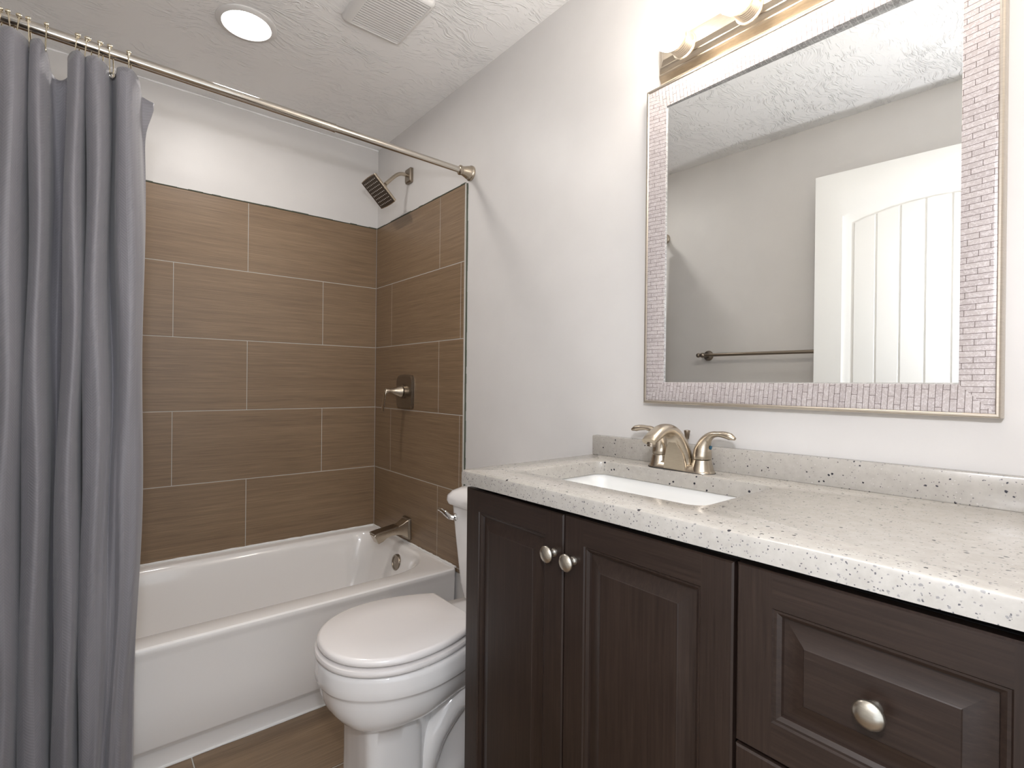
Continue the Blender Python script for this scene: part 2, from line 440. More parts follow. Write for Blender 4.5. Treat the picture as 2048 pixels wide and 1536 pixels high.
mk('caulk_bead', bm, simple('white_caulk', (.8, .79, .77), .5), tub)
bm = bmesh.new()
oc = Vector((-.070, -.40, .308)); ax = Vector((-1, 0, .13))
lathe(bm, [(.036, -.012), (.036, .004), (.034, .008), (.027, .0085), (.026, .006), (.02, .0062), (.004, .0065), (.003, .005)], oc, ax, 40)
mk('overflow_cover', bm, NICKD, tub, 30, label='round dark nickel overflow cover')

# ------------------------------------------------------------------ spout
sp = thing('tub_spout', 'angular brushed nickel tub spout on the tiled wall above the tub end', 'spout', (0, -.37, .44))
bm = bmesh.new()
prof = [(-.0005, .497, .045, .052, .022), (-.006, .497, .094, .052, .026)]
def sq(x, zt, zb, hw, r=.006): return [(x, y, z) for y, z in rr(-.37-hw, -.37+hw, zb, zt, r, 4)]
loft(bm, [sq(0, .497, .398, .036), sq(-.009, .497, .398, .036), sq(-.014, .494, .402, .033)]); mk('wall_flange', bm, NICKD, sp)
bm = bmesh.new()
def sec(x, zt, zb, hw, lean=0):
    return [(x+lean*(z-zb), y, z) for y, z in rr(-.37-hw, -.37+hw, zb, zt, .0035, 3)]
loft(bm, [sec(-.006, .492, .406, .031), sec(-.02, .487, .412, .029), sec(-.04, .4745, .424, .027), sec(-.065, .466, .430, .026), sec(-.09, .462, .430, .026), sec(-.115, .4585, .424, .026),
          sec(-.135, .456, .411, .026, -.35), sec(-.148, .450, .407, .026, -.5), sec(-.155, .442, .404, .026, -.55)])
mk('spout_body', bm, NICK, sp, 30)
bm = bmesh.new()
loft(bm, [[(x, y, z) for y, z in rr(-.37-.027, -.37+.027, zt-.006, zt, .0015, 3)] for x, zt in ((-.06, .469), (-.09, .4645), (-.12, .461), (-.15, .457), (-.176, .452))])
mk('top_lip', bm, NICKD, sp, 30)

# ------------------------------------------------------------------ shower valve
va = thing('shower_valve', 'brushed nickel shower valve with a lever handle on the tiled side wall', 'shower valve', (0, -.335, 1.08))
bm = bmesh.new()
def bowed(x, h, bow, r=.014, cy=-.338, cz=1.078):
    out = []
    for y, z in rr(-h, h, -h, h, r, 5):
        out.append((x, cy + y*(1+bow*(1-(z/h)**2)), cz + z*(1+bow*(1-(y/h)**2))))
    return out
def bowedsub(x, h, bow):   # denser edges so that the bow shows
    pts = bowed(x, h, 0); out = []
    for i in range(len(pts)):
        a, b = Vector(pts[i]), Vector(pts[(i+1) % len(pts)])
        m = 8 if (a-b).length > h else 1
        for k in range(m): out.append(a.lerp(b, k/m))
    return [(x, -.338+(p.y+.338)*(1+bow*(1-min(1, abs((p.z-1.078)/h))**2)), 1.078+(p.z-1.078)*(1+bow*(1-min(1, abs((p.y+.338)/h))**2))) for p in out]
loft(bm, [bowedsub(.0, .077, .06), bowedsub(-.004, .077, .06), bowedsub(-.006, .074, .06), bowedsub(-.009, .074, .06), bowedsub(-.0125, .07, .06)])
mk('escutcheon', bm, NICKD, va, 30)
bm = bmesh.new(); lathe(bm, [(.032, 0), (.032, .012), (.029, .014)], (-.012, -.338, 1.08), (-1, 0, 0)); mk('collar', bm, NICKD, va)
bm = bmesh.new(); lathe(bm, [(.029, .0), (.028, .004), (.02, .022), (.0145, .04), (.0125, .058), (.0125, .075), (.011, .078)], (-.028, -.338, 1.08), (-1, 0, .04)); mk('handle_hub', bm, NICK, va)
bm = bmesh.new()
tube(bm, catmull([(-.088, -.338, 1.0825), (-.098, -.338, 1.084), (-.106, -.338, 1.075), (-.110, -.338, 1.05), (-.114, -.338, 1.02), (-.117, -.338, .995), (-.116, -.338, .988)], 4), 0, 12,
     flat=[(.007, .012)]*4+[(.0065, .012)]*6+[(.004, .013)]*8+[(.003, .011)]*7)
mk('lever', bm, NICK, va, 40)

# ------------------------------------------------------------------ shower head
sh = thing('overhead_shower', 'square brushed nickel rain shower head on a bent wall arm', 'shower head', (.0, -.346, 2.09))
bm = bmesh.new()
def fl(x, h): return [(x, -.346+y, 2.09+z) for y, z in rr(-h*.8, h*.8, -h, h, .006, 4)]
loft(bm, [fl(.0075, .034), fl(-.004, .034), fl(-.009, .029)]); mk('wall_flange', bm, NICKD, sh)
bm = bmesh.new(); tube(bm, catmull([(.002, -.346, 2.09), (-.03, -.346, 2.091), (-.055, -.346, 2.083), (-.08, -.346, 2.062), (-.118, -.346, 2.022)], 6), .0085, 16); mk('arm', bm, NICK, sh)
hc = Vector((-.1535, -.346, 1.9775)); t = Vector((.72, 0, -.694)).normalized(); nrm = Vector((-.694, 0, -.72)).normalized(); yv = Vector((0, 1, 0))
bm = bmesh.new(); lathe(bm, [(.011, 0), (.0125, .003), (.0125, .016), (.018, .02), (.02, .032)], hc-nrm*.050, nrm, 24); mk('swivel_nut', bm, NICK, sh)
def plate(d, h, bow=.05, n=10):
    out = []
    for a, b, da, db in ((-1, -1, 1, 0), (1, -1, 0, 1), (1, 1, -1, 0), (-1, 1, 0, -1)):
        for k in range(n):
            q = 2*k/n; u, v = a+da*q, b+db*q
            uu = u*(1+bow*(1-v*v)); out.append(hc + t*(uu*h) + yv*(v*h) + nrm*d)
    return out
bm = bmesh.new(); loft(bm, [plate(-.02, .035), plate(-.016, .06), plate(-.010, .068), plate(-.004, .0695), plate(0, .0685)], True, True); mk('head_shell', bm, NICK, sh, 30)
bm = bmesh.new(); loft(bm, [plate(0, .066), plate(.0012, .0655)], True, True)
for i in range(8):
    for j in range(8):
        c = hc + t*((i-3.5)*.0155) + yv*((j-3.5)*.0145) + nrm*.001
        lathe(bm, [(.0021, 0), (.0021, .0012), (.0012, .0018)], c, nrm, 8, True, 1)
mk('face_plate', bm, [simple('dark_face_plate', (.06, .045, .034), .5), simple('pale_nozzle', (.62, .6, .55), .5)], sh, 30, label='dark square spray face with a grid of pale nozzles')

# ================================================================== CURTAIN ROD, RINGS, CURTAIN
rod = thing('curtain_rod', 'telescoping nickel shower curtain rod across the tub alcove', 'curtain rod', (-.7, -.848, 1.955))
RZ = lambda x: 1.949 - .0095*x
bm = bmesh.new(); xl = wall_left_x(-.848)
tube(bm, [(xl+.02, -.848, RZ(xl)), (-1.0, -.848, RZ(-1)), (-.538, -.848, RZ(-.538))], .0132, 28, False)
tube(bm, [(-.54, -.848, RZ(-.54)), (-.534, -.848, RZ(-.534))], .0137, 28)
mk('outer_tube', bm, RODM, rod)
bm = bmesh.new(); tube(bm, [(-.56, -.848, RZ(-.56)), (-.02, -.848, RZ(0))], .0113, 28); mk('inner_tube', bm, RODM, rod)
for x, sg in ((.0078, -1), (wall_left_x(-.848)+.0005, 1)):
    bm = bmesh.new()
    lathe(bm, [(.029, 0), (.0295, .006), (.0275, .010), (.0255, .0115), (.024, .02), (.019, .034), (.0165, .046), (.0185, .049), (.0185, .055), (.0155, .058), (.012, .06)], (x, -.848, RZ(x)), (sg, 0, 0), 36)
    mk('end_flange', bm, NICK, rod)

ring_x = [-1.316, -1.303, -1.289, -1.268, -1.238, -1.179, -1.158, -1.134, -1.114, -1.076]
low_y = [-.875, -.868, -.89, -.856, -.885, -.885, -.858, -.89, -.858, -.89]
where = ['third from the dark left end of the rod', '', '', '', '', '', '', '', '', '']
ring_labels = [
    'brass toned curtain ring at the far left edge of the picture, first on the rod',
    'brass toned curtain ring second from the left, touching the leftmost ring',
    'brass toned curtain ring third from the left, above the widest pleat',
    'brass toned curtain ring fourth from the left, its long hook dropping to a grommet',
    'brass toned curtain ring fifth from the left, before the wide sagging gap',
    'brass toned curtain ring sixth from the left, just after the wide sagging gap',
    'brass toned curtain ring seventh from the left, between two narrow pleats',
    'brass toned curtain ring third from the right, on top of a narrow pleat',
    'brass toned curtain ring second from the right, hook reaching a bright grommet',
    'brass toned curtain ring farthest right, holding the curtain edge']
RINGM = simple('brass_wire', (.74, .67, .52), .2, 1)
proto = None
for i, (x, ly) in enumerate(zip(ring_x, low_y)):
    loc = (x, -.848, RZ(x))
    if proto is None:
        r = thing('curtain_ring', ring_labels[0], 'curtain ring', loc, 'roller rings on the curtain rod'); proto = r
        bm = bmesh.new()
        z0 = RZ(x)
        tube(bm, catmull([(x, -.868, z0-.064), (x, -.876, z0-.058), (x, -.873, z0-.045), (x, -.8665, z0-.015), (x, -.864, z0+.006), (x, -.856, z0+.0165), (x, -.848, z0+.0185), (x, -.840, z0+.0165),
                          (x, -.832, z0+.004), (x, -.831, z0-.015), (x, -.838, z0-.045), (x, -.845, z0-.06), (x, -.852, z0-.062)], 4), .0014, 8)
        mk('ring_wire', bm, RINGM, r)
        for a in (-50, 0, 50):
            c = Vector((x, -.848+.0185*math.sin(math.radians(a)), z0+.0185*math.cos(math.radians(a))))
            bm = bmesh.new(); sphere(bm, c, .0042, 12, 8, (1.15, 1, 1)); mk('roller_bead', bm, RINGM, r)
    else:
        r = proto.copy(); COL.objects.link(r); r.location = loc; r['label'] = ring_labels[i]
        r.rotation_euler = (math.radians(random.uniform(-4, 4)), math.radians(random.uniform(-7, 7)), math.radians(random.uniform(-18, 18)))
        for ch in list(proto.children):
            c = ch.copy(); COL.objects.link(c); c.parent = r

cur = thing('shower_curtain', 'long grey herringbone shower curtain bunched at the left of the tub', 'shower curtain', (-1.2, -.87, .03))
top = [(-1.041, -.812), (-1.046, -.832), (-1.053, -.872), (-1.075, -.908), (-1.100, -.893), (-1.104, -.85), (-1.112, -.812), (-1.119, -.868), (-1.141, -.914), (-1.161, -.882),
       (-1.153, -.83), (-1.158, -.803), (-1.1635, -.868), (-1.180, -.914), (-1.199, -.882), (-1.196, -.835), (-1.210, -.815), (-1.226, -.825), (-1.2315, -.872), (-1.246, -.91), (-1.2635, -.878),
       (-1.258, -.83), (-1.264, -.803), (-1.2705, -.872), (-1.295, -.92), (-1.324, -.885), (-1.322, -.835), (-1.336, -.81), (-1.35, -.87), (-1.37, -.91), (-1.392, -.88), (-1.40, -.83), (-1.41, -.86), (-1.415, -.88)]
bot = [(-1.062, -.822), (-1.060, -.838), (-1.062, -.865), (-1.078, -.888), (-1.098, -.897), (-1.108, -.890), (-1.117, -.886), (-1.126, -.896), (-1.142, -.908), (-1.1665, -.885),
       (-1.162, -.83), (-1.166, -.803), (-1.1695, -.866), (-1.188, -.912), (-1.214, -.880), (-1.211, -.835), (-1.217, -.808), (-1.223, -.825), (-1.2275, -.872), (-1.248, -.91), (-1.274, -.878),
       (-1.268, -.83), (-1.272, -.803), (-1.277, -.870), (-1.30, -.92), (-1.332, -.885), (-1.33, -.835), (-1.342, -.81), (-1.355, -.87), (-1.375, -.91), (-1.396, -.88), (-1.404, -.83), (-1.413, -.86), (-1.42, -.88)]
NS = 14; A = catmull([(*p, 0) for p in top], NS); B = catmull([(*p, 0) for p in bot], NS); ncol = len(A)
# height of the top hem along the cloth: held up at the rings, sagging in between
hold = {3: .0, 5.3: -.012, 8: .0, 10.4: -.012, 13: .0, 16.3: -.062, 19: .002, 21.4: -.014, 24: .004, 27: -.03, 29: 0, 32: -.02, 0: -.05, 33: -.02}
hk = sorted(hold)
def hem(i):
    s = i/NS
    for a, b in zip(hk, hk[1:]):
        if a <= s <= b:
            t = (s-a)/(b-a); t = t*t*(3-2*t); return lerp(hold[a], hold[b], t)
    return 0
NR = 90; bm = bmesh.new(); uvl = bm.loops.layers.uv.new('UVMap')
arc = [0]
for a, b in zip(A, A[1:]): arc.append(arc[-1]+(b-a).length)
grid = []
random.seed(9)
creases = [(random.randrange(ncol), random.uniform(.15, 1.5), random.uniform(.004, .009), random.uniform(-.9, .9)) for _ in range(40)]
for r in range(NR+1):
    t = r/NR; row = []
    for i in range(ncol):
        ztop = 1.918 + hem(i) + .012*(1.2+A[i].x)/.2*0; z = lerp(ztop, .035, t)
        k = max(0, min(1, (1.7-z)/1.2)); k = k*k*(3-2*k)
        p = A[i].lerp(B[i], k)
        amp = .55+.45*min(1, t*6) if t < .17 else 1          # pleats open out below the hem
        y = -.868+(p.y+.868)*amp; x = p.x
        # right edge bows outward in the middle of the drop
        e = math.exp(-((i/NS-1.5)/5.0)**2)
        x += e*(.016*math.exp(-((z-.85)/.55)**2) - .004*math.exp(-((z-1.95)/.15)**2))
        x += .024*math.exp(-((z-1.865)/.06)**2)*max(0, 1-i/9)
        y += .0035*math.sin(i*.33+z*7.0)*t + .003*math.sin(i*.11-z*11)
        x += .0025*math.sin(z*9+i*.05)
        for ci, cz, am, sl in creases:
            d = abs(i-ci)
            if d < 10:
                dz = z-cz-sl*(i-ci)*.0028
                if abs(dz) < .03: y -= am*.35*math.exp(-(dz/.007)**2)*(1-d/10)**.7
        row.append(bm.verts.new((x, y, z)))
    grid.append(row)
for r in range(NR):
    for i in range(ncol-1):
        f = bm.faces.new((grid[r][i], grid[r+1][i], grid[r+1][i+1], grid[r][i+1]))
        for lp, (rr_, ii) in zip(f.loops, ((r, i), (r+1, i), (r+1, i+1), (r, i+1))): lp[uvl].uv = (arc[ii], grid[rr_][ii].co.z-1.918-hem(ii))
pts_for_grommets = [grid[2][int(5.6*NS)].co.copy(), grid[2][int(21.5*NS)].co.copy(), grid[2][int(10.6*NS)].co.copy()]
cl = mk('cloth_panel', bm, FABRIC, cur, 80, recalc=False)
so = cl.modifiers.new('thickness', 'SOLIDIFY'); so.thickness = .0016; so.offset = 0
for gx, gy, gz in ((-1.112, -.862, 1.898), (-1.2645, -.866, 1.898), (-1.157, -.862, 1.90)):
    bm = bmesh.new()
    c = Vector((gx, gy, gz)); L = []
    lathe(bm, [(.0042, -.0015), (.0046, -.0028), (.0075, -.0028), (.0085, -.001), (.0085, .001), (.0046, .0015)], c, (.35, 1, 0), 24, False)
    mk('grommet', bm, GROM, cur, label='round metal grommet')

# ================================================================== TOILET
to = thing('toilet', 'white toilet with closed lid between bathtub and dark vanity', 'toilet', (-.4, -1.224, 0))
TY = -1.224
def egg(tip, back, hw, z, backhw=None, wide=.45, n=28):
    """closed outline from the tip (at -x) to the back; backhw = half width of the straight back edge"""
    if backhw is None: backhw = hw*.8
    L = back-tip; xs = tip+L*wide; out = []
    side = []
    for k in range(n+1):
        a = k/n*math.pi/2; side.append((xs-(xs-tip)*math.cos(a), hw*math.sin(a)**.92))
    for k in range(1, n+1):
        q = k/n; side.append((xs+(back-xs)*q, lerp(hw, backhw, q**2.1)))
    for x, w in side: out.append((x, TY-w, z))
    for x, w in reversed(side[1:]): out.append((x, TY+w, z))
    return out
def scale_loop(L, f, z):
    cx = sum(p[0] for p in L)/len(L); return [(cx+(p[0]-cx)*f, TY+(p[1]-TY)*f, z) for p in L]
e = dict(backhw=.118, wide=.47)
lid0 = egg(-.694, -.292, .180, .4, **e)
bm = bmesh.new(); loft(bm, [scale_loop(lid0, .93, .4375), scale_loop(lid0, .98, .438), scale_loop(lid0, .998, .441), scale_loop(lid0, 1, .445), scale_loop(lid0, .994, .450), scale_loop(lid0, .975, .4545), scale_loop(lid0, .94, .4565), scale_loop(lid0, .5, .4575)])
mk('lid', bm, SEATW, to, 50)
seat0 = egg(-.700, -.285, .184, .4, **e)
bm = bmesh.new(); loft(bm, [scale_loop(seat0, .95, .415), scale_loop(seat0, .985, .4155), scale_loop(seat0, 1, .419), scale_loop(seat0, 1, .4245), scale_loop(seat0, .992, .4295), scale_loop(seat0, .96, .432)])
mk('seat', bm, SEATW, to, 50)
for s in (-1, 1):
    bm = bmesh.new(); tube(bm, [(-.283, TY+s*.075-.03, .424), (-.283, TY+s*.075+.03, .424)], .0095, 16)
    mk('seat_hinge', bm, SEATW, to)
    bm = bmesh.new(); box(bm, -.50, -.485, TY+s*.172-.006, TY+s*.172+.006, .409, .416, .002); mk('bumper', bm, SEATW, to)
def outline(ctrl, z, n=60):
    """ctrl: (x, half width) from tip to back, smoothed"""
    P = catmull([(x, w, 0) for x, w in ctrl], 10); s = []
    m = len(P)-1
    for k in range(n+1):
        f = k/n*m; i = min(int(f), m-1); q = P[i].lerp(P[i+1], f-i); s.append((q.x, max(.0, q.y)))
    return [(x, TY-w, z) for x, w in s] + [(x, TY+w, z) for x, w in reversed(s[1:-1])]
rim = [(-.700, .0), (-.688, .062), (-.65, .118), (-.58, .165), (-.49, .185), (-.40, .175), (-.30, .145), (-.20, .125), (-.12, .12), (-.05, .115), (-.04, .0)]
foot = [(-.607, .0), (-.606, .05), (-.597, .088), (-.55, .106), (-.47, .103), (-.43, .075), (-.36, .06), (-.26, .085), (-.16, .10), (-.075, .095), (-.065, .0)]
def mixl(t, inset=0, dz=0):
    return [(lerp(a[0], b[0], t), lerp(a[1], b[1], t)-inset if 0 < k < len(rim)-1 else 0) for k, (a, b) in enumerate(zip(foot, rim))]
def shrink(c, f): return [(x*f+(-.45)*(1-f), w*f) for x, w in c]
L = [outline(shrink(foot, 1.02), 0), outline(shrink(foot, 1.02), .02), outline(shrink(foot, 1.0), .035), outline(shrink(mixl(.01), .99), .12), outline(shrink(mixl(.03), .985), .205), outline(shrink(mixl(.08), .985), .250), outline(mixl(.13), .2525),
     outline(mixl(.2), .254), outline(mixl(.38), .2585), outline(mixl(.58), .271), outline(mixl(.74), .291), outline(mixl(.845), .315), outline(mixl(.89), .334), outline(mixl(.91), .345), outline(mixl(.93), .351), outline(mixl(.975), .3545), outline(mixl(1.0), .3585), outline(mixl(1.0), .375), outline(shrink(rim, .998), .397), outline(shrink(rim, .99), .406), outline(shrink(rim, .97), .41), outline(shrink(rim, .7), .411)]
bm = bmesh.new(); loft(bm, L); mk('bowl', bm, PORC, to, 60)
# trapway bulge on the visible side and bolt caps
for s in (-1, 1):
    bm = bmesh.new(); tube(bm, catmull([(-.44, TY+s*.055, .06), (-.40, TY+s*.062, .16), (-.32, TY+s*.066, .23), (-.23, TY+s*.07, .22), (-.17, TY+s*.07, .12), (-.15, TY+s*.06, .02)], 6), .042, 16)
    mk('trapway', bm, PORC, to, 60)
    bm = bmesh.new(); sphere(bm, (-.33, TY+s*.092, .012), .016, 16, 10, (1, 1, 1.1)); mk('bolt_cap', bm, PORC, to)
TB = -.012
def tank(z, hw, xf, r): return [(x, y, z) for x, y in rr(xf, TB, TY-hw, TY+hw, (r, .012, .012, r), 8)]
bm = bmesh.new(); loft(bm, [tank(.411, .10, -.19, .03), tank(.425, .118, -.2, .035), tank(.47, .128, -.205, .035), tank(.6, .148, -.212, .038), tank(.722, .166, -.217, .04)]); mk('tank', bm, PORC, to, 45)
bm = bmesh.new(); loft(bm, [tank(.720, .168, -.22, .04), tank(.724, .178, -.23, .045), tank(.735, .184, -.234, .05), tank(.75, .182, -.232, .05), tank(.765, .168, -.222, .05), tank(.776, .145, -.205, .05), tank(.782, .11, -.175, .045)]); mk('tank_lid', bm, PORC, to, 60)
bm = bmesh.new(); ly = TY+.118
lathe(bm, [(.012, 0), (.012, .006), (.008, .009), (.007, .018)], (-.214, ly, .684), (-1, 0, 0), 20)
tube(bm, catmull([(-.228, ly-.006, .683), (-.238, ly+.004, .686), (-.244, ly+.03, .698), (-.245, ly+.05, .702), (-.244, ly+.066, .701)], 5), 0, 12, flat=[(.009, .006)]*5+[(.009, .0055)]*5+[(.0075, .005)]*5+[(.006, .004)]*5+[(.003, .002)])
mk('flush_lever', bm, CHROME, to, 50, label='chrome flush lever')

# ================================================================== VANITY
KS = .0105
def shear(bm, y0=-1.51):
    for v in bm.verts: v.co.z += KS*(y0-v.co.y)
XF = -.455; YL, YR = -1.515, -2.503
vanity = thing('vanity_cabinet', 'dark espresso bathroom vanity cabinet below the speckled countertop', 'cabinet', (-.22, -2.0, 0))
bm = bmesh.new()
for a in ((-.435, .006, YL-.018, YL, .0, .882), (-.435, .006, YR, YR+.018, .0, .882), (-.435, .006, -2.182, -2.166, .09, .78), (-.012, .006, YR+.018, YL-.018, .09, .78), (-.435, .006, YR+.018, YL-.018, .09, .107)):
    box(bm, *a, .0006, 1)
mk('carcass', bm, WOODV, vanity)
bm = bmesh.new()
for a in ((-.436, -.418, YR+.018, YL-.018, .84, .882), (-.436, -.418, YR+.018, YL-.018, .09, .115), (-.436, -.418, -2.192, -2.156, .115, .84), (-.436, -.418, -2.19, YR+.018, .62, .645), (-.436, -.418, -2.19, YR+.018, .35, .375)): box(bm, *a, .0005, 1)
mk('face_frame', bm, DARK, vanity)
bm = bmesh.new(); box(bm, -.38, -.365, YR+.018, YL-.018, 0, .09); mk('toe_kick', bm, WOODH, vanity)
def raised_panel(y0, y1, z0, z1, fr=.049, fw_=.038, th=.018, upright=True):
    """y0 > y1; front faces -x at XF"""
    bm = bmesh.new()
    def rl(i, d): return [(XF+d, y0-i, z0+i), (XF+d, y1+i, z0+i), (XF+d, y1+i, z1-i), (XF+d, y0-i, z1-i)]
    loft(bm, [rl(0, th), rl(0, .0025), rl(.0025, 0)], True, False)
    lev = 1 if not upright else 0
    loft(bm, [rl(fr, 0), rl(fr+.002, .0028), rl(fr+.005, .003), rl(fr+.010, .0065), rl(fr+.0115, .0105), rl(fr+.0145, .0105), rl(fr+fw_, .0022), rl(fr+fw_+.0012, .0012)], False, True, lev)
    e = .0025; q = lambda ya, yb, za, zb, mi: setattr(bm.faces.new([bm.verts.new((XF, y, z)) for y, z in ((ya, za), (yb, za), (yb, zb), (ya, zb))]), 'material_index', mi)
    q(y0-e, y0-fr, z0+e, z1-e, 0); q(y1+fr, y1+e, z0+e, z1-e, 0)
    q(y0-fr, y1+fr, z0+e, z0+fr, 1); q(y0-fr, y1+fr, z1-fr, z1-e, 1)
    return bm
def knob(parent, y, z, x):
    bm = bmesh.new()
    lathe(bm, [(.0085, -.0005), (.0088, .002), (.0068, .0045), (.0052, .008), (.0055, .0125), (.008, .0155), (.0145, .0175), (.0163, .0195), (.0165, .0215), (.0152, .0235), (.0115, .0262), (.006, .0278), (.0015, .0282)], (x, y, z), (-1, 0, 0), 36)
    mk('knob', bm, KNOBM, parent, 50, label='round satin nickel knob')
d1 = mk('door', raised_panel(-1.516, -1.8395, .105, .8775), [WOODV, WOODH], vanity, 20)
d2 = mk('door', raised_panel(-1.8425, -2.1725, .105, .8795), [WOODV, WOODH], vanity, 20)
knob(d1, -1.815, .800, XF); knob(d2, -1.867, .798, XF)
zs = [(.636, .8815), (.367, .631), (.105, .362)]
for z0, z1 in zs:
    dr = mk('drawer', raised_panel(-2.1775, -2.5025, z0, z1, .048, .038, upright=False), [WOODV, WOODH], vanity, 20)
    knob(dr, -2.340, (z0+z1)/2, XF+.0012)

ctop = thing('countertop', 'cream countertop with dark speckles on the dark vanity', 'countertop', (-.23, -2.0, .92))
CX0, CX1, CY0, CY1, CT, CB = -.473, .0075, -2.512, -1.512, .92, .886
def outl(i, z, n=3): return [(x, y, z) for x, y in rr(CX0+i, CX1, CY0, CY1-i, (.001, .001, .001, .012), n)]
def cut(i, z): return [(x, y, z) for x, y in rr(-.372+i, -.095-i, -2.072+i, -1.614-i, .03, 6)]
bm = bmesh.new()
oL = loft(bm, [outl(.0, CB+.002), outl(0, CT-.006), outl(.0015, CT-.002), outl(.005, CT)], False, False)
iL = loft(bm, [cut(-.004, CT), cut(-.001, CT-.0015), cut(0, CT-.005), cut(0, CB)], False, False)
def eds(Lp): return [bm.edges.get((Lp[i], Lp[(i+1) % len(Lp)])) for i in range(len(Lp))]
bmesh.ops.triangle_fill(bm, use_beauty=True, edges=eds(oL[-1])+eds(iL[0]))
bmesh.ops.triangle_fill(bm, use_beauty=True, edges=eds(oL[0])+eds(iL[-1]))
shear(bm); mk('slab', bm, QUARTZ, ctop, 30)
bm = bmesh.new(); box(bm, -.0135, .0075, CY0, -1.514, CT-.0005, .976, .003, 2); shear(bm); mk('backsplash', bm, QUARTZ, ctop, 40)

sink = thing('sink_basin', 'white rectangular undermount sink basin set into the speckled countertop', 'sink', (-.235, -1.845, CB-.13))
bm = bmesh.new()
def sk(i, z, r=.045): return [(x, y, z) for x, y in rr(-.378+i, -.089-i, -2.078+i, -1.608-i, r, 8)]
loft(bm, [sk(-.02, CB-.0005), sk(-.02, CB-.012), sk(-.004, CB-.02), sk(.005, CB-.1), sk(.03, CB-.145), sk(.06, CB-.155), sk(.1, CB-.156), sk(.095, CB-.149), sk(.055, CB-.147), sk(.03, CB-.138), sk(.012, CB-.095), sk(.003, CB-.02), sk(0, CB-.006), sk(-.003, CB-.0005)], False, False)
# close the underside and the floor of the basin
bm.verts.ensure_lookup_table(); nl = len(sk(0, 0)); V = bm.verts[:]
bm.faces.new(V[6*nl:7*nl]); bm.faces.new(V[7*nl:8*nl]); bridge(bm, V[0:nl], V[13*nl:14*nl])
shear(bm); mk('basin', bm, SINKW, sink, 40)
bm = bmesh.new(); lathe(bm, [(.03, 0), (.03, .003), (.022, .004), (.02, .001), (.004, .0025)], (-.235, -1.845, CB-.146), (0, 0, 1), 32); shear(bm); mk('drain', bm, NICK, sink)

# ------------------------------------------------------------------ faucet
FYC, FXC = -1.836, -.060; FZ = CT+KS*(-1.51-FYC)
fa = thing('faucet', 'brushed nickel two handle faucet with arched spout behind the sink', 'faucet', (FXC, FYC, FZ))
bm = bmesh.new()
def dk(z, gx, gy, r): return [(FXC+x, FYC+y, FZ+z) for x, y in rr(-gx, gx, -gy, gy, r, 10)]
loft(bm, [dk(.0, .0275, .0845, .0272), dk(.002, .0275, .0845, .0272), dk(.005, .026, .083, .0257), dk(.014, .022, .074, .0217), dk(.018, .018, .06, .0177)]); mk('deck_plate', bm, NICK, fa, 50)
bm = bmesh.new(); loft(bm, [dk(-.0, .0285, .0855, .0282), dk(.0018, .0285, .0855, .0282)]); mk('gasket', bm, RUBBER, fa)
for s in (-1, 1):
    hy = FYC+s*.0555; hz = FZ
    bm = bmesh.new(); lathe(bm, [(.0272, .002), (.0262, .006), (.0215, .024), (.0205, .030), (.0195, .031)], (FXC, hy, hz), (0, 0, 1), 36); mk('handle_base', bm, NICK, fa)
    # bell + lever as one swept handle
    bm = bmesh.new()
    path = catmull([(0, .0325), (0, .040), (.0015, .055), (.006, .069), (.0135, .081), (.0255, .0895), (.040, .0925), (.055, .0925), (.070, .0895), (.081, .0855)], 4)
    fl_ = [(.0205, .0205), (.0208, .0208), (.0192, .0182), (.0148, .0145), (.0108, .0115), (.0078, .010), (.0062, .0095), (.0074, .0105), (.0078, .0098), (.0035, .005)]
    FL = []
    for k in range(len(path)):
        f = k/4; i = min(int(f), len(fl_)-2); q = f-i
        FL.append((lerp(fl_[i][0], fl_[i+1][0], q), lerp(fl_[i][1], fl_[i+1][1], q)))
    pts = [(FXC-.10*p.x, hy+s*p.x, hz+p.y) for p in path]
    P, T, U = frames(pts); LL = []
    X = Vector((1, 0, 0))
    for p, t_, (a, b) in zip(P, T, FL):
        v = (X - t_*X.dot(t_)).normalized(); u = t_.cross(v)
        LL.append([p+u*(a*math.cos(2*math.pi*k/24))+v*(b*math.sin(2*math.pi*k/24)) for k in range(24)])
    loft(bm, LL); h = mk('handle', bm, NICK, fa, 60)
    bm = bmesh.new(); lathe(bm, [(.0045, 0), (.0045, .0015), (.003, .0022)], (FXC+.001, hy+s*.0198, hz+.060), (-.02, s*1, -.12), 16)
    mk('index_button', bm, BLUE if s < 0 else simple('red_index_button', (.4, .03, .02), .3), h, label='small blue index button' if s < 0 else None)
# spout: wide at the deck, arching over the bowl
bm = bmesh.new()
path = [(-.003, .006), (-.006, .025), (-.0105, .045), (-.018, .065), (-.030, .083), (-.046, .0945), (-.064, .0985), (-.083, .0955), (-.101, .0885), (-.117, .0805), (-.1265, .0745)]
ax_ = [(.0235, .037), (.0190, .0335), (.0165, .0315), (.0155, .027), (.0148, .0225), (.0140, .0195), (.0132, .018), (.0128, .0175), (.0118, .0178), (.0105, .018), (.0085, .0175)]
PP = catmull([(x, 0, z) for x, z in path], 4); LL = []
for k, p in enumerate(PP):
    f = k/4; i = min(int(f), len(ax_)-2); q = f-i
    a, b = lerp(ax_[i][0], ax_[i+1][0], q), lerp(ax_[i][1], ax_[i+1][1], q)
    n0, n1 = PP[max(0, k-1)], PP[min(len(PP)-1, k+1)]; t_ = (n1-n0).normalized(); u = Vector((0, 1, 0)).cross(t_)
    o_ = Vector((FXC+p.x, FYC, FZ+p.z)); row = []
    for j in range(28):
        c, s_ = math.cos(2*math.pi*j/28), math.sin(2*math.pi*j/28)
        row.append(o_ + u*(a*math.copysign(abs(c)**.8, c)) + Vector((0, 1, 0))*(b*math.copysign(abs(s_)**.8, s_)))
    LL.append(row)
